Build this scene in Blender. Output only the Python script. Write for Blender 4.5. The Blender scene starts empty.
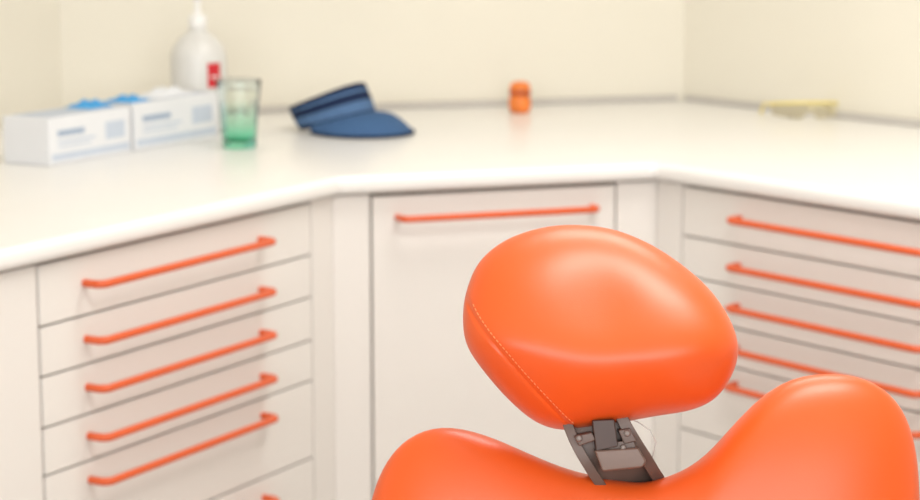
import bpy, bmesh, math
from mathutils import Vector, Matrix
scene=bpy.context.scene
K=0.75
try:
    scene.view_settings.view_transform='Standard'
except Exception: pass

# ------------------------------------------------ materials
def mat(name,col,rough=0.5,spec=0.5,noise=0.0,nscale=20,bump=0.0,bscale=300,trans=0.0,ior=1.45,coat=0.0,metal=0.0,alpha=1.0,sss=0.0):
    m=bpy.data.materials.new(name); m.use_nodes=True
    nt=m.node_tree; b=nt.nodes['Principled BSDF']
    b.inputs['Base Color'].default_value=(*col,1)
    b.inputs['Roughness'].default_value=rough
    b.inputs['Specular IOR Level'].default_value=spec
    b.inputs['Transmission Weight'].default_value=trans
    b.inputs['IOR'].default_value=ior
    b.inputs['Coat Weight'].default_value=coat
    b.inputs['Coat Roughness'].default_value=0.3
    b.inputs['Metallic'].default_value=metal
    b.inputs['Alpha'].default_value=alpha
    tc=nt.nodes.new('ShaderNodeTexCoord')
    if noise>0:
        n=nt.nodes.new('ShaderNodeTexNoise'); n.inputs['Scale'].default_value=nscale
        nt.links.new(tc.outputs['Object'],n.inputs['Vector'])
        r=nt.nodes.new('ShaderNodeValToRGB')
        r.color_ramp.elements[0].position=0.3; r.color_ramp.elements[1].position=0.7
        r.color_ramp.elements[0].color=(*[c*(1-noise) for c in col],1)
        r.color_ramp.elements[1].color=(*[min(1,c*(1+noise)) for c in col],1)
        nt.links.new(n.outputs['Fac'],r.inputs['Fac']); nt.links.new(r.outputs['Color'],b.inputs['Base Color'])
    if bump>0:
        n=nt.nodes.new('ShaderNodeTexNoise'); n.inputs['Scale'].default_value=bscale; n.inputs['Detail'].default_value=3
        nt.links.new(tc.outputs['Object'],n.inputs['Vector'])
        bp=nt.nodes.new('ShaderNodeBump'); bp.inputs['Strength'].default_value=bump; bp.inputs['Distance'].default_value=0.001
        nt.links.new(n.outputs['Fac'],bp.inputs['Height']); nt.links.new(bp.outputs['Normal'],b.inputs['Normal'])
    return m
M_wall=mat('wall_cream_paint',(0.81,0.77,0.665),0.8,0.2,noise=0.01,nscale=3,bump=0.1,bscale=120)
M_ceil=mat('ceiling_white',(0.85,0.84,0.8),0.9,0.2,noise=0.01,nscale=3)
M_floor=mat('floor_vinyl',(0.50,0.46,0.42),0.5,0.4,noise=0.06,nscale=8)
M_counter=mat('counter_laminate',(0.86,0.845,0.815),0.28,0.5,noise=0.008,nscale=5)
M_front=mat('cabinet_lacquer',(0.80,0.765,0.72),0.38,0.4,noise=0.006,nscale=4)
M_carc=mat('cabinet_carcass',(0.30,0.26,0.22),0.7,0.3,noise=0.03)
M_plinth=mat('plinth_grey',(0.3,0.28,0.26),0.6,0.3,noise=0.03)
M_trim=mat('upstand_greige',(0.55,0.52,0.48),0.5,0.3,noise=0.02)
M_handle=mat('handle_orange_coat',(0.70,0.115,0.032),0.3,0.5,noise=0.02)
M_leather=mat('orange_leather',(0.78,0.105,0.014),0.40,0.5,noise=0.03,nscale=9,bump=0.12,bscale=900,coat=0.2)
M_stitch=mat('stitch_thread',(0.86,0.25,0.10),0.7,0.2,noise=0.05)
M_bracket=mat('bracket_brown_metal',(0.125,0.085,0.068),0.4,0.5,noise=0.05,metal=0.1)
M_bracket2=mat('bracket_dark',(0.07,0.045,0.037),0.45,0.5,noise=0.05)
M_bracket3=mat('bracket_light',(0.18,0.125,0.10),0.4,0.5,noise=0.05,metal=0.1)
M_screw=mat('screw_steel',(0.22,0.19,0.17),0.45,0.5,metal=0.2,noise=0.03)
M_box=mat('box_white_card',(0.76,0.77,0.79),0.6,0.3,noise=0.01)
M_boxg=mat('box_grey_print',(0.34,0.42,0.54),0.6,0.3,noise=0.02)
M_boxl=mat('box_pale_print',(0.54,0.60,0.69),0.6,0.3,noise=0.02)
M_tissue=mat('tissue_white',(0.80,0.82,0.85),0.8,0.2,noise=0.02)
M_blue=mat('nitrile_blue',(0.08,0.38,0.75),0.5,0.3,noise=0.1,nscale=60)
M_bottle=mat('bottle_translucent',(0.80,0.79,0.76),0.3,0.5,trans=0.15,noise=0.01)
M_red=mat('label_red',(0.60,0.03,0.04),0.5,0.3,noise=0.03)
M_white=mat('white_plastic',(0.85,0.84,0.82),0.35,0.5,noise=0.01)
M_navy=mat('visor_navy',(0.010,0.020,0.058),0.8,0.2,noise=0.1,nscale=150)
M_denim=mat('visor_blue',(0.085,0.16,0.30),0.8,0.2,noise=0.12,nscale=200)
M_brim=mat('visor_brim_blue',(0.055,0.12,0.25),0.8,0.2,noise=0.12,nscale=200)
M_ojar=mat('orange_glaze',(0.85,0.22,0.04),0.35,0.5,noise=0.25,nscale=45)
M_ojar2=mat('orange_dark',(0.50,0.10,0.03),0.4,0.5,noise=0.2,nscale=40)
M_yel=mat('yellow_plastic',(0.90,0.74,0.20),0.3,0.5,noise=0.02)
M_lens=mat('lens_pale_yellow',(1.0,0.96,0.78),0.05,0.5,trans=1.0,ior=1.03)
M_wire=mat('clear_tube',(0.8,0.78,0.75),0.2,0.5,trans=0.5,noise=0.01)
M_glass=mat('green_glass',(0.7,0.95,0.85),0.03,0.5,trans=1.0,ior=1.28)
nt=M_glass.node_tree; tc=nt.nodes.new('ShaderNodeTexCoord'); sp=nt.nodes.new('ShaderNodeSeparateXYZ'); cr=nt.nodes.new('ShaderNodeValToRGB')
nt.links.new(tc.outputs['Generated'],sp.inputs[0]); nt.links.new(sp.outputs['Z'],cr.inputs[0]); nt.links.new(cr.outputs[0],nt.nodes['Principled BSDF'].inputs['Base Color'])
e=cr.color_ramp.elements; e[0].position=0.0; e[0].color=(0.22,0.78,0.58,1); e[1].position=0.7; e[1].color=(0.94,0.98,0.96,1)
x=e.new(0.32); x.color=(0.66,0.91,0.80,1)

# ------------------------------------------------ helpers
def link(o,parent=None):
    scene.collection.objects.link(o)
    if parent: o.parent=parent
    return o
def empty(name,loc=(0,0,0),rot=(0,0,0)):
    o=bpy.data.objects.new(name,None); o.location=loc; o.rotation_euler=rot; o.empty_display_size=0.1
    return link(o)
def meshobj(name,verts,faces,m,parent=None,smooth=False,bevel=0,segs=3):
    me=bpy.data.meshes.new(name); me.from_pydata([tuple(v) for v in verts],[],faces)
    ms=m if isinstance(m,list) else [m]
    for a in ms: me.materials.append(a)
    bm=bmesh.new(); bm.from_mesh(me); bmesh.ops.recalc_face_normals(bm,faces=bm.faces); bm.to_mesh(me); bm.free()
    if smooth:
        for p in me.polygons: p.use_smooth=True
    o=bpy.data.objects.new(name,me); link(o,parent)
    if bevel>0:
        b=o.modifiers.new('bevel','BEVEL'); b.width=bevel; b.segments=segs; b.limit_method='ANGLE'; b.angle_limit=math.radians(40)
        for p in me.polygons: p.use_smooth=True
        w=o.modifiers.new('wn','WEIGHTED_NORMAL')
    return o
def prism(name,pts,z0,z1,m,parent=None,bevel=0,segs=3):
    n=len(pts); v=[(p[0],p[1],z0) for p in pts]+[(p[0],p[1],z1) for p in pts]
    f=[list(range(n)),list(range(n,2*n))]+[[i,(i+1)%n,n+(i+1)%n,n+i] for i in range(n)]
    return meshobj(name,v,f,m,parent,bevel=bevel,segs=segs)
def V2(a,b): return Vector((a,b))
def slab(name,o,d,n,s0,s1,n0,n1,z0,z1,m,parent=None,bevel=0):
    c=[o+d*s0+n*n0,o+d*s1+n*n0,o+d*s1+n*n1,o+d*s0+n*n1]
    return prism(name,c,z0,z1,m,parent,bevel)
def curve(name,pts,r,m,parent=None,cyclic=False,res=4):
    cu=bpy.data.curves.new(name,'CURVE'); cu.dimensions='3D'; cu.bevel_depth=r; cu.bevel_resolution=res; cu.use_fill_caps=True
    s=cu.splines.new('POLY'); s.points.add(len(pts)-1)
    for i,p in enumerate(pts): s.points[i].co=(*p,1)
    s.use_cyclic_u=cyclic; s.use_smooth=True
    cu.materials.append(m)
    o=bpy.data.objects.new(name,cu); return link(o,parent)
def lathe(name,prof,m,parent=None,seg=48,smooth=True,loc=(0,0,0),closed=False,sx=1,sy=1):
    v=[];f=[]
    for (r,z) in prof:
        for i in range(seg):
            a=2*math.pi*i/seg; v.append((r*math.cos(a)*sx,r*math.sin(a)*sy,z))
    n=len(prof)
    for j in range(n-1 if not closed else n):
        for i in range(seg):
            a=j*seg+i;b=j*seg+(i+1)%seg;c=((j+1)%n)*seg+(i+1)%seg;d=((j+1)%n)*seg+i
            f.append([a,b,c,d])
    if not closed:
        f.append(list(range(seg))); f.append([(n-1)*seg+i for i in range(seg)])
    o=meshobj(name,v,f,m,parent,smooth=smooth); o.location=loc
    return o

# ------------------------------------------------ plan geometry (metres)
P1=V2(-.2884,5.005)*K; P2=V2(.4926,5.275)*K
dL=V2(.494,.869).normalized(); nL=V2(-dL.y,dL.x)
dC=(P2-P1).normalized(); nC=V2(-dC.y,dC.x)
dR=V2(.616,-.788).normalized(); nR=V2(-dR.y,dR.x)
KC=V2(.7323,6.881)*K; LC=V2(-1.2,6.326)*K
dB=(KC-LC).normalized(); nB=V2(-dB.y,dB.x)
H=0.90; CB=0.866
off=0.0225
Q1=P1+(nL+nC)/(1+nL.dot(nC))*off; Q2=P2+(nC+nR)/(1+nC.dot(nR))*off
# ------------------------------------------------ room shell
RE=KC+dR*8.1; LE=LC-dL*6.9
CH=2.6
T=0.1
prism('wall_back',[LC-dB*0.12,KC+dB*.12,KC+dB*.12+nB*T,LC-dB*.12+nB*T],0,CH,M_wall)
prism('wall_right',[KC,RE,RE+nR*T,KC+nR*T],0,CH,M_wall)
prism('wall_left',[LC,LE,LE+nL*T,LC+nL*T],0,CH,M_wall)
ry=min(RE.y,LE.y); 
def rbox(name,x0,x1,z0,z1,parent=None,m=M_wall,y0=None,y1=None):
    y0=ry-T if y0 is None else y0; y1=ry if y1 is None else y1
    return prism(name,[(x0,y0),(x1,y0),(x1,y1),(x0,y1)],z0,z1,m,parent)
ww=empty('wall_rear')
rbox('wall_rear_left_part',LE.x-.6,-2.2,0,CH,ww); rbox('wall_rear_right_part',2.2,RE.x+.6,0,CH,ww)
rbox('wall_rear_sill_part',-2.2,2.2,0,0.9,ww); rbox('wall_rear_head_part',-2.2,2.2,2.3,CH,ww)
wf=empty('added_window_1')  # unseen window opening, added in the rear wall to let light in
for i,(a,b,c,d) in enumerate([(-2.2,2.2,.9,.96),(-2.2,2.2,2.24,2.3),(-2.2,-2.14,.96,2.24),(2.14,2.2,.96,2.24),(-.03,.03,.96,2.24)]):
    rbox('frame_%d'%(i+1),a,b,c,d,wf,M_white,ry-.08,ry-.02)
fl=[LE+nL*.1+V2(0,-.2),RE+nR*.1+V2(0,-.2),KC+nB*.1+nR*.1,LC+nB*.1+nL*.1]
prism('floor',fl,-0.1,0,M_floor)
prism('ceiling',fl,CH,CH+.1,M_ceil)
# ------------------------------------------------ countertop
top=[P1-dL*1.65,P1,P2,P2+dR*1.65,P2+dR*1.65+nR*((KC-P2).dot(nR)-.003),KC-nB*.003-nR*.003,LC-nB*.003-nL*.003,P1-dL*1.65+nL*((LC-P1).dot(nL)-.003)]
prism('countertop',top,CB,H,M_counter,bevel=0.013,segs=5)
slab('trim_1',LC,dB,nB,0.03,(KC-LC).length-.02,-.014,-.003,H,H+.014,M_trim,bevel=.002)
slab('trim_2',KC,dR,nR,0.02,3.0,-.014,-.003,H,H+.014,M_trim,bevel=.002)
# ------------------------------------------------ cabinets
def handle(name,o,d,n,s0,s1,z,parent):
    so=.034; r=.014; pts=[]
    def P(s,nn): q=o+d*s-n*nn; return (q.x,q.y,z)
    pts.append(P(s0,-.001)); pts.append(P(s0,so-r))
    for i in range(1,7):
        a=i/6*math.pi/2; pts.append(P(s0+r*(1-math.cos(a)),so-r+r*math.sin(a)))
    for i in range(0,7):
        a=i/6*math.pi/2; pts.append(P(s1-r+r*math.sin(a),so-r+r*math.cos(a)))
    pts.append(P(s1,-.001))
    curve(name,pts,.0064,M_handle,parent,res=5)
FT=.018
bounds=[.860,.765,.688,.609,.5345,.3905,.12]
hz=[.816,.728,.652,.5745,.504,.355]
def drawers(name,o,d,n,a,b,h0,h1,sgn):
    e=empty(name)
    s0,s1=(a,b) if sgn>0 else (-b,-a)
    slab('carcass',o,d,n,s0,s1,FT+.001,.50,.10,CB-.001,M_carc,e)
    slab('plinth',o,d,n,s0,s1,.06,.48,0,.10,M_plinth,e)
    for i in range(6):
        slab('drawer_front_%d'%(i+1),o,d,n,s0+.002,s1-.002,0,FT,bounds[i+1]+.002,bounds[i]-.002,M_front,e,bevel=.0012)
        hs=(h0,h1) if sgn>0 else (-h1,-h0)
        handle('handle_%d'%(i+1),o,d,n,hs[0],hs[1],hz[i],e)
    return e
eL=drawers('drawer_cabinet',Q1,dL,nL,.093*K,1.07*K,.308*K,.930*K,-1)
eR=drawers('drawer_cabinet',Q2,dR,nR,.0936*K,1.07*K,.295*K,.90*K,1)
Lc=(Q2-Q1).length
eC=empty('corner_door_cabinet')
slab('carcass',Q1,dC,nC,0.001,Lc-.001,FT+.001,.6,.10,CB-.001,M_carc,eC)
slab('plinth',Q1,dC,nC,0.0,Lc,.06,.58,0,.10,M_plinth,eC)
slab('filler_1',Q1,dC,nC,0.0,.0972*K-.002,0,FT,.12,.862,M_front,eC,bevel=.001)
slab('door_panel',Q1,dC,nC,.0972*K+.003,.745*K-.002,0,FT,.12,.857,M_front,eC,bevel=.0012)
slab('filler_2',Q1,dC,nC,.745*K+.002,Lc,0,FT,.12,.862,M_front,eC,bevel=.001)
slab('filler_3',Q1,dL,nL,-.093*K+.002,0,0,FT,.12,.862,M_front,eC,bevel=.001)
slab('filler_4',Q2,dR,nR,0,.0936*K-.002,0,FT,.12,.862,M_front,eC,bevel=.001)
handle('handle',Q1,dC,nC,.165*K,.680*K,.818,eC)
for nm,o,d,n,s0,s1 in (('base_cabinet',Q1,dL,nL,-1.60,-1.07*K-.002),('base_cabinet',Q2,dR,nR,1.07*K+.002,1.60)):
    e=empty(nm)
    slab('carcass',o,d,n,s0,s1,FT+.001,.5,.10,CB-.001,M_carc,e); slab('plinth',o,d,n,s0,s1,.06,.48,0,.10,M_plinth,e)
    slab('door_panel',o,d,n,s0+.002,s1-.002,0,FT,.12,.860,M_front,e,bevel=.0012)
    handle('handle',o,d,n,s0+.15,s1-.15,.814,e)

# ------------------------------------------------ boxes of gloves
def glovebox(o,d,n,L,D,Hh,parent_name,seed,tufts):
    e=empty(parent_name)
    slab('carton',o,d,n,0,L,0,D,H+.0005,H+Hh,M_box,e,bevel=.002)
    slab('print_band',o,d,n,L*.03,L*.97,-.0006,0,H+Hh*.10,H+Hh*.24,M_boxl,e)
    slab('print_title',o,d,n,L*.10,L*.42,-.0006,0,H+Hh*.60,H+Hh*.72,M_boxg,e)
    slab('print_line_1',o,d,n,L*.10,L*.55,-.0006,0,H+Hh*.46,H+Hh*.51,M_boxl,e)
    slab('print_line_2',o,d,n,L*.10,L*.50,-.0006,0,H+Hh*.36,H+Hh*.40,M_boxl,e)
    slab('print_block',o,d,n,L*.68,L*.92,-.0006,0,H+Hh*.38,H+Hh*.75,M_boxl,e)
    slab('print_top',o,d,n,L*.05,L*.95,D*.08,D*.92,H+Hh,H+Hh+.0006,M_boxl,e)
    for (t0,t1,q0,q1,hh,tm) in tufts:
        N=26;Mv=9;v=[];f=[]
        for i in range(N):
            for j in range(Mv):
                s=L*(t0+(t1-t0)*i/(N-1)); t=D*(q0+(q1-q0)*j/(Mv-1))
                edge=math.sin(math.pi*i/(N-1))**.5*math.sin(math.pi*j/(Mv-1))
                z=H+Hh+.001+edge*hh*(.5+.4*math.sin(i*1.1+seed)+.3*math.sin(j*2.1+i*.7+seed))
                q=o+d*s+n*t; v.append((q.x,q.y,max(z,H+Hh+.0008)))
        for i in range(N-1):
            for j in range(Mv-1): f.append([i*Mv+j,(i+1)*Mv+j,(i+1)*Mv+j+1,i*Mv+j+1])
        meshobj('glove_tuft',v,f,tm,e,smooth=True)
    return e
B2=V2(-.861,5.493)*K; dG=V2(.472,.881).normalized(); nG=V2(-dG.y,dG.x)
glovebox(B2+dG*.006,dG,nG,.29,.11,.094,'glove_box',0,[(.40,.85,.2,.8,.018,M_tissue),(.02,.26,.1,.75,.014,M_blue)])
glovebox(B2-dG*.255,dG,nG,.25,.11,.090,'glove_box',2,[(.66,.98,.3,.9,.016,M_blue)])

# ------------------------------------------------ sanitizer bottle
bx,by=-.560,4.50
e=empty('hand_sanitizer_bottle',(bx,by,H+.0005))
R=.060
lathe('bottle_body',[(R*.90,0),(R*.98,.004),(R,.012),(R,.155),(R*.98,.166),(R*.90,.180),(R*.70,.196),(R*.46,.208),(R*.33,.214),(R*.30,.222)],M_bottle,e,64)
lathe('pump_collar',[(.019,.220),(.020,.222),(.020,.242),(.017,.247),(.009,.249),(.006,.262),(.006,.285)],M_white,e,40)
lathe('pump_head',[(.007,.283),(.013,.285),(.014,.297),(.011,.302),(.004,.303)],M_white,e,32)
curve('pump_nozzle',[(0,0,.294),(.02,-.012,.295),(.036,-.022,.292),(.042,-.026,.284)],.0045,M_white,e)
v=[];f=[]
view=math.atan2(-by,-bx)
for i in range(9):
    a=view+math.radians(18+30*i/8)
    for z in (.096,.148): v.append(((R+.0006)*math.cos(a),(R+.0006)*math.sin(a),z))
for i in range(8): f.append([2*i,2*i+2,2*i+3,2*i+1])
meshobj('red_label',v,f,M_red,e,smooth=True)
v=[];f=[]
for i in range(9):
    a=view+math.radians(25+16*i/8)
    for z in (.117,.121): v.append(((R+.0011)*math.cos(a),(R+.0011)*math.sin(a),z))
for i in range(8): f.append([2*i,2*i+2,2*i+3,2*i+1])
meshobj('label_mark',v,f,M_white,e,smooth=True)

# ------------------------------------------------ glass tumbler (fluted)
seg=60
prof=[(.031,0),(.033,.003),(.0345,.03),(.037,.06),(.0395,.09),(.043,.112),(.0455,.134),(.0445,.136),(.0432,.134),(.0405,.112),(.037,.09),(.0345,.06),(.032,.03),(.028,.014),(.001,.012)]
v=[];f=[]
for j,(r,z) in enumerate(prof):
    for i in range(seg):
        a=2*math.pi*i/seg; fl_=1+ (.03*math.cos(10*a) if j<5 else 0)
        v.append((r*fl_*math.cos(a),r*fl_*math.sin(a),z))
n=len(prof)
for j in range(n-1):
    for i in range(seg): f.append([j*seg+i,j*seg+(i+1)%seg,(j+1)*seg+(i+1)%seg,(j+1)*seg+i])
f.append(list(range(seg))); f.append([(n-1)*seg+i for i in range(seg)])
g=meshobj('glass_tumbler',v,f,M_glass,None,smooth=True); g.location=(-.4425,4.19,H+.0005)

# ------------------------------------------------ sun visor
e=empty('sun_visor',(-.260,4.47,H+.001),(0,0,math.radians(-32))); e.scale=(1.04,1.04,1.22)
N=96; rows=12; v=[];f=[];mi=[]
def bandpt(a,t,inset=0):
    c=.5+.5*math.cos(a)
    zb=.002+.030*c**1.5; hh=.036+.020*c
    rr=.078-inset+.002*math.sin(math.pi*t)
    lean=-.028*t
    return (rr*1.05*math.cos(a)+lean,rr*.95*math.sin(a),zb+hh*t)
for side in (0,1):
    for i in range(N):
        a=-math.pi+2*math.pi*i/N
        for j in range(rows+1): v.append(bandpt(a,j/rows,0.003*side))
W=rows+1
pat=[0,0,1,1,1,1,0,0,0,1,0,0]
for i in range(N):
    i2=(i+1)%N
    for j in range(rows):
        f.append([i*W+j,i2*W+j,i2*W+j+1,i*W+j+1]); mi.append(pat[j])
        f.append([N*W+i*W+j,N*W+i2*W+j,N*W+i2*W+j+1,N*W+i*W+j+1]); mi.append(0)
    f.append([i*W,i2*W,N*W+i2*W,N*W+i*W]); mi.append(0)
    f.append([i*W+rows,i2*W+rows,N*W+i2*W+rows,N*W+i*W+rows]); mi.append(0)
o=meshobj('band',v,f,[M_navy,M_denim],e,smooth=True)
for p,k in zip(o.data.polygons,mi): p.material_index=k
v=[];f=[];A=math.radians(100);N2=48;R2=12
for side in (0,1):
    for i in range(N2+1):
        a=-A+2*A*i/N2
        p0=Vector(bandpt(a,0.12,.001))
        wv=max(0,math.cos(a/A*math.pi/2))**.6
        for j in range(R2+1):
            t=j/R2
            x=p0.x+.088*wv*t*math.cos(a*.45); y=p0.y+.058*wv*t*math.sin(a*.8)
            drop=t**1.2
            z=p0.z*(1-drop)+.0035*drop+.010*math.sin(math.pi*t)*wv
            v.append((x,y,max(z-.0025*side,.0005)))
W=R2+1;B=(N2+1)*W
for i in range(N2):
    for j in range(R2):
        f.append([i*W+j,(i+1)*W+j,(i+1)*W+j+1,i*W+j+1]); f.append([B+i*W+j,B+(i+1)*W+j,B+(i+1)*W+j+1,B+i*W+j+1])
    f.append([i*W+R2,(i+1)*W+R2,B+(i+1)*W+R2,B+i*W+R2])
meshobj('brim',v,f,M_brim,e,smooth=True)
edge=[(v[i*W+R2][0],v[i*W+R2][1],v[i*W+R2][2]) for i in range(N2+1)]
curve('brim_piping',edge,.0022,M_navy,e)

# ------------------------------------------------ little orange jar
e=empty('orange_glazed_jar',(.139,4.86,H+.0005))
lathe('pot',[(.018,0),(.022,.003),(.0255,.012),(.0265,.024),(.0245,.036),(.021,.042)],M_ojar,e,40)
lathe('rim',[(.021,.042),(.0255,.043),(.0262,.048),(.0245,.052),(.023,.053)],M_ojar2,e,40)
lathe('lid',[(.023,.052),(.0245,.057),(.022,.066),(.016,.071),(.006,.073)],M_ojar,e,40)

# ------------------------------------------------ safety glasses
e=empty('safety_glasses',(.770,4.72,H+.001),(0,0,math.radians(6)))
def arc(a,z,r=.078): return (r*math.sin(a),-.9*r*math.cos(a),z)
A=math.radians(72)
v=[];f=[];n=36
for i in range(n+1):
    a=-A+2*A*i/n
    nose=max(0,1-abs(a)/.22); low=.006+.020*nose**.7
    taper=.5+.5*math.cos(a/A*math.pi*.8)
    v.append(arc(a,low+(1-taper)*.008)); v.append(arc(a,.044-(1-taper)*.006))
for i in range(n): f.append([2*i,2*i+2,2*i+3,2*i+1])
o=meshobj('lens_shield',v,f,M_lens,e,smooth=True); s=o.modifiers.new('s','SOLIDIFY'); s.thickness=.0012
curve('brow_bar',[arc(-A+2*A*i/n,.044-(1-(.5+.5*math.cos((-1+2*i/n)*math.pi*.8)))*.006,.0785) for i in range(n+1)],.0028,M_yel,e)
for sx,nm in ((-1,'temple_1'),(1,'temple_2')):
    p=arc(sx*A,.034,.0785)
    curve(nm,[p,(p[0]*.99,p[1]+.03,.034),(p[0]*.96,p[1]+.08,.030),(p[0]*.93,p[1]+.105,.018),(p[0]*.92,p[1]+.118,.003)],.003,M_yel,e)

# ------------------------------------------------ dental chair
tilt=-math.atan(360/2100)
m_=2.0/2100
O=Vector((.1333,1.9583,.9969))
chair=empty('dental_chair',O,(tilt,0,0))
def L(u,w,y=0): return ((u-600)*m_,y,(330-w)*m_)
def closed_spline(pts,n):
    k=len(pts); out=[]
    for i in range(k):
        p0,p1,p2,p3=[Vector(pts[(i+q-1)%k]) for q in range(4)]
        for s in range(n):
            t=s/n
            out.append(.5*((2*p1)+(-p0+p2)*t+(2*p0-5*p1+4*p2-p3)*t*t+(-p0+3*p1-3*p2+p3)*t**3))
    return out
def polar(outline,c,N):
    ang=[(math.atan2(p.y-c.y,p.x-c.x),(p-c).length) for p in outline]; ang.sort()
    a=[x[0] for x in ang]; r=[x[1] for x in ang]
    a=[a[-1]-2*math.pi]+a+[a[0]+2*math.pi]; r=[r[-1]]+r+[r[0]]
    def R(t):
        t=(t+math.pi)%(2*math.pi)-math.pi
        import bisect
        i=min(max(bisect.bisect_left(a,t),1),len(a)-1)
        w=(t-a[i-1])/max(a[i]-a[i-1],1e-9)
        return r[i-1]*(1-w)+r[i]*w
    tab=[R(-math.pi+2*math.pi*i/N) for i in range(N)]
    for _ in range(3): tab=[(tab[i-1]+2*tab[i]+tab[(i+1)%N])/4 for i in range(N)]
    def RR(t):
        q=((t+math.pi)%(2*math.pi))/(2*math.pi)*N; i=int(q)%N; w=q-int(q)
        return tab[i]*(1-w)+tab[(i+1)%N]*w
    return RR
def cushion(name,pts,c,front,back,N,rings,m,parent):
    out=[Vector(((u-600)*m_,(330-w)*m_)) for u,w in pts]
    cc=Vector(((c[0]-600)*m_,(330-c[1])*m_))
    R=polar(closed_spline([tuple(p) for p in out],12),cc,N)
    v=[];f=[]
    def ring(r,fn):
        idx=[]
        for i in range(N):
            t=-math.pi+2*math.pi*i/N; q=cc+Vector((math.cos(t),math.sin(t)))*R(t)*r
            idx.append(len(v)); v.append((q.x,fn(q.x,q.y,r),q.y))
        return idx
    seq=[]
    for k in range(1,rings+1): seq.append(ring(math.sin(k/rings*math.pi/2),front))
    for k in range(rings-1,0,-1): seq.append(ring(math.sin(k/rings*math.pi/2),back))
    for a,b in zip(seq[:-1],seq[1:]):
        for i in range(N): f.append([a[i],a[(i+1)%N],b[(i+1)%N],b[i]])
    v.append((cc.x,front(cc.x,cc.y,0),cc.y)); ci=len(v)-1
    for i in range(N): f.append([ci,seq[0][(i+1)%N],seq[0][i]])
    v.append((cc.x,back(cc.x,cc.y,0),cc.y)); ci=len(v)-1
    for i in range(N): f.append([ci,seq[-1][i],seq[-1][(i+1)%N]])
    o=meshobj(name,v,f,m,parent,smooth=True)
    return o,cc,R
hp=[(463,318),(467,290),(480,262),(505,241),(540,228),(578,224),(618,229),(655,244),(690,268),(716,294),(733,324),(739,352),(733,378),(718,400),(694,412),(655,419),(612,427),(570,433),(540,426),(512,404),(484,372),(467,345)]
seam=[(466,298),(474,315),(487,334),(503,353),(522,375),(543,398),(561,417),(577,432)]
seam_l=[Vector(((u-600)*m_,(330-w)*m_)) for u,w in seam]
def open_spline(pts,n):
    out=[];k=len(pts)
    for i in range(k-1):
        p0=pts[max(i-1,0)];p1=pts[i];p2=pts[i+1];p3=pts[min(i+2,k-1)]
        for s in range(n):
            t=s/n; out.append(.5*((2*p1)+(-p0+p2)*t+(2*p0-5*p1+4*p2-p3)*t*t+(-p0+3*p1-3*p2+p3)*t**3))
    out.append(pts[-1]); return out
seam_d=open_spline(seam_l,14)
def sp_(x,w): 
    q=x/w
    return w*(q if q>30 else math.log1p(math.exp(q)))
def tiltf(x,z):
    z0=-.026+1.0*(x-.005)**2
    w=.009
    return .50*sp_(z-z0,w)+.50*sp_(z0-z,w)
def hfront(x,z,r):
    h=.054*max(0,1-r**3.0)**.5
    y=tiltf(x,z)-h
    y+=.006*math.exp(-((x+.0)/.04)**2-((z-.035)/.06)**2)*(1-r**4)
    if x<0.0:
        d=min((Vector((x,z))-s).length for s in seam_d)
        if d<.02: y+=.0024*math.exp(-(d/.0020)**2)
    return y
def hback(x,z,r):
    h=.045*max(0,1-r**2.6)**.5
    return tiltf(x,z)+h
ho,hc,hR=cushion('headrest_cushion',hp,(600,330),hfront,hback,360,100,M_leather,chair)
def surf(x,z):
    q=Vector((x,z))-hc; t=math.atan2(q.y,q.x); r=min(q.length/hR(t),.995)
    return hfront(x,z,r)
cum=[0]
for a,b in zip(seam_d[:-1],seam_d[1:]): cum.append(cum[-1]+(b-a).length)
def at(s):
    for i in range(1,len(cum)):
        if cum[i]>=s:
            w=(s-cum[i-1])/(cum[i]-cum[i-1]); p=seam_d[i-1].lerp(seam_d[i],w); d=(seam_d[i]-seam_d[i-1]).normalized(); return p,d
    return seam_d[-1],(seam_d[-1]-seam_d[-2]).normalized()
v=[];f=[]
def capsule(p,q,r):
    p=Vector(p);q=Vector(q);d=(q-p); 
    if d.length<1e-6: return
    d.normalize(); a=d.orthogonal().normalized(); b=d.cross(a); s=len(v)
    for (c,rr) in ((p-d*r*.5,r*.3),(p,r),((p+q)/2,r*1.1),(q,r),(q+d*r*.5,r*.3)):
        for i in range(6):
            an=i*math.pi/3; v.append(c+a*rr*math.cos(an)+b*rr*math.sin(an))
    for j in range(4):
        for i in range(6): f.append([s+j*6+i,s+j*6+(i+1)%6,s+(j+1)*6+(i+1)%6,s+(j+1)*6+i])
s=.008
while s<cum[-1]-.010:
    for offn in (.0038,):
        p,d=at(s); p2,_=at(s+.0026); nn=Vector((-d.y,d.x))
        if nn.x<0: nn=-nn
        a=p+nn*offn; b=p2+nn*offn
        capsule((a.x,surf(a.x,a.y)-.0002,a.y),(b.x,surf(b.x,b.y)-.0002,b.y),.0006)
    s+=.0045
meshobj('headrest_stitching',v,f,M_stitch,chair,smooth=True)

# backrest
bp=[(640,486),(600,480),(565,471),(532,458),(498,443),(468,433),(438,430),(408,441),(387,463),(373,494),(362,545),(356,620),(360,720),(378,810),(430,850),(530,862),(640,864),(750,862),(850,850),(902,810),(920,720),(926,620),(926,520),(922,450),(905,405),(872,381),(835,376),(798,381),(766,399),(741,425),(718,452),(690,472),(664,482)]
def bfront(x,z,r):
    xx=x-.038
    y=.02+.06*(z+.30)*1.0-.055*max(0,1-r**3.2)**.5
    y+=.02*math.exp(-(xx/.11)**2)*(1-r**3)
    return y
def bback(x,z,r):
    return .02+.06*(z+.30)+.035*max(0,1-r**3.2)**.5
cushion('backrest_cushion',bp,(640,640),bfront,bback,240,60,M_leather,chair)

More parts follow.
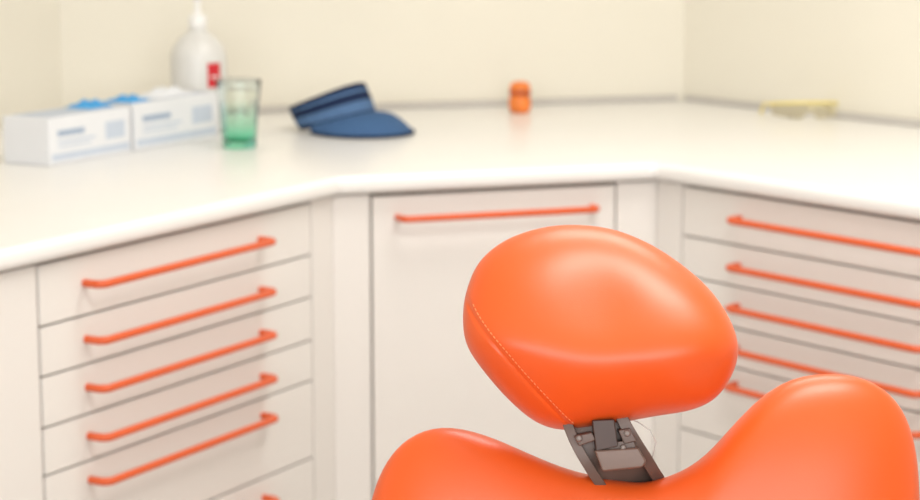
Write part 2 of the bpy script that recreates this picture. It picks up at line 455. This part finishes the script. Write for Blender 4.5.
def sweep(name,path,hw0,hw1,th,m,bev=.0008):
    v=[];f=[]
    P=[Vector(L(u,w,y)) for u,w,y in path]
    for i,p in enumerate(P):
        d=(P[min(i+1,len(P)-1)]-P[max(i-1,0)]).normalized()
        side=d.cross(Vector((0,1,0))).normalized()
        if side.x<0: side=-side
        out=side.cross(d).normalized()
        if out.y>0: out=-out
        for a,b in ((hw0,0),(hw1,0),(hw1,th),(hw0,th)): v.append(p+side*a*m_+out*b)
    for i in range(len(P)-1):
        for k in range(4): f.append([4*i+k,4*i+(k+1)%4,4*(i+1)+(k+1)%4,4*(i+1)+k])
    f.append([0,1,2,3]); n=4*(len(P)-1); f.append([n,n+1,n+2,n+3])
    return meshobj(name,v,f,m,chair,bevel=bev,segs=2)
ctrl=[(588,405,.03),(598,432,.022),(611,455,.022),(627,480,.034),(640,505,.058),(650,560,.075),(655,640,.078)]
cv=[Vector(c) for c in ctrl]
path=[tuple(p) for p in open_spline(cv,6)]
sweep('arm_plate',path,-27,31,.005,M_bracket)
sweep('arm_rail_1',path,-30,-20,.016,M_bracket)
sweep('arm_rail_2',path,22,34,.016,M_bracket)
def pbox(name,pts,y0,y1,m,bev=.0012):
    n=len(pts); v=[L(u,w,y0) for u,w in pts]+[L(u,w,y1) for u,w in pts]
    f=[list(range(n)),list(range(n,2*n))]+[[i,(i+1)%n,n+(i+1)%n,n+i] for i in range(n)]
    return meshobj(name,v,f,m,chair,bevel=bev,segs=2)
pbox('hinge_yoke',[(592,420),(614,419),(618,446),(596,451)],-.004,.022,M_bracket2)
pbox('hinge_block',[(594,450),(638,447),(646,461),(642,467),(602,471)],-.006,.022,M_bracket3,.002)
pbox('hinge_pin_housing',[(598,443),(634,440),(637,449),(600,452)],.0,.022,M_bracket)
pbox('hinge_knuckle',[(574,436),(592,432),(596,440),(579,446)],-.002,.02,M_bracket)
pbox('hinge_knuckle_2',[(618,430),(630,428),(637,441),(624,444)],-.002,.02,M_bracket)
def screw(u,w,y,r=.0033):
    o=lathe('screw',[(r,0),(r,.003),(r*.7,.0045),(r*.3,.0045)],M_screw,chair,20); o.rotation_euler=(math.pi/2,0,0); o.location=L(u,w,y)
screw(579,438,.000); screw(627,433,.000); screw(623,447,-.0005,.0028)
curve('cord',[L(628,420,.03),L(640,424,.025),L(652,432,.02),L(658,444,.02),L(655,458,.022),L(648,470,.03)],.0006,M_wire,chair)
def wbox(name,x0,x1,y0,y1,z0,z1,m,bev):
    v=[(x,y,z) for z in (z0,z1) for x,y in ((x0,y0),(x1,y0),(x1,y1),(x0,y1))]
    f=[[0,1,2,3],[4,5,6,7]]+[[i,(i+1)%4,4+(i+1)%4,4+i] for i in range(4)]
    o=meshobj(name,v,f,m,None,bevel=bev,segs=6)
    bpy.context.view_layer.update()
    o.parent=chair; o.matrix_parent_inverse=(Matrix.Translation(O)@Matrix.Rotation(tilt,4,'X')).inverted()
    return o
wbox('seat_cushion',-.10,.44,.95,1.90,.40,.52,M_leather,.05)
wbox('seat_frame',.0,.34,1.05,2.00,.32,.405,M_white,.02)
wbox('pedestal',.07,.27,1.35,1.7,.04,.33,M_white,.04)
wbox('base_plate',-.10,.44,1.0,2.1,.0,.045,M_white,.015)
wbox('back_spine',.11,.23,1.86,2.00,.38,.70,M_bracket,.01)

# ------------------------------------------------ lights
def area(name,loc,rot,sx,sy,power,col=(1,1,1)):
    l=bpy.data.lights.new(name,'AREA'); l.shape='RECTANGLE'; l.size=sx; l.size_y=sy; l.energy=power; l.color=col
    o=bpy.data.objects.new(name,l); o.location=loc; o.rotation_euler=rot; return link(o)
def lamp(nm,x,y,sx,sy,p):
    e=empty(nm,(x,y,CH))
    for i,(a,b,c,d) in enumerate(((-sx/2-.03,sx/2+.03,-sy/2-.03,-sy/2),(-sx/2-.03,sx/2+.03,sy/2,sy/2+.03),(-sx/2-.03,-sx/2,-sy/2,sy/2),(sx/2,sx/2+.03,-sy/2,sy/2))):
        prism('frame_%d'%(i+1),[(a,c),(b,c),(b,d),(a,d)],-.05,0,M_white,e)
    l=area('panel',(0,0,-.03),(0,0,0),sx,sy,p,(1,.97,.935)); l.parent=e
lamp('ceiling_lamp',0.5,3.3,1.0,.6,22)
lamp('ceiling_lamp',0.6,1.9,0.8,.4,24)
area('added_window_fill',(0,ry-.25,1.6),(math.radians(90),0,0),4.2,1.4,110,(.98,.985,1))  # added frontal fill from behind the camera, through the unseen opening
w=bpy.data.worlds.new('sky'); scene.world=w; w.use_nodes=True
w.node_tree.nodes['Background'].inputs[0].default_value=(.9,.95,1,1); w.node_tree.nodes['Background'].inputs[1].default_value=0.6

# ------------------------------------------------ camera
c=bpy.data.cameras.new('camera'); co=bpy.data.objects.new('camera',c); link(co)
co.location=(0,0,1.41); co.rotation_euler=(math.radians(90)+tilt,0,0)
c.sensor_width=36; c.lens=2100*36/920
c.dof.use_dof=True; c.dof.focus_distance=1.95; c.dof.aperture_fstop=6.6; c.clip_end=50
scene.camera=co
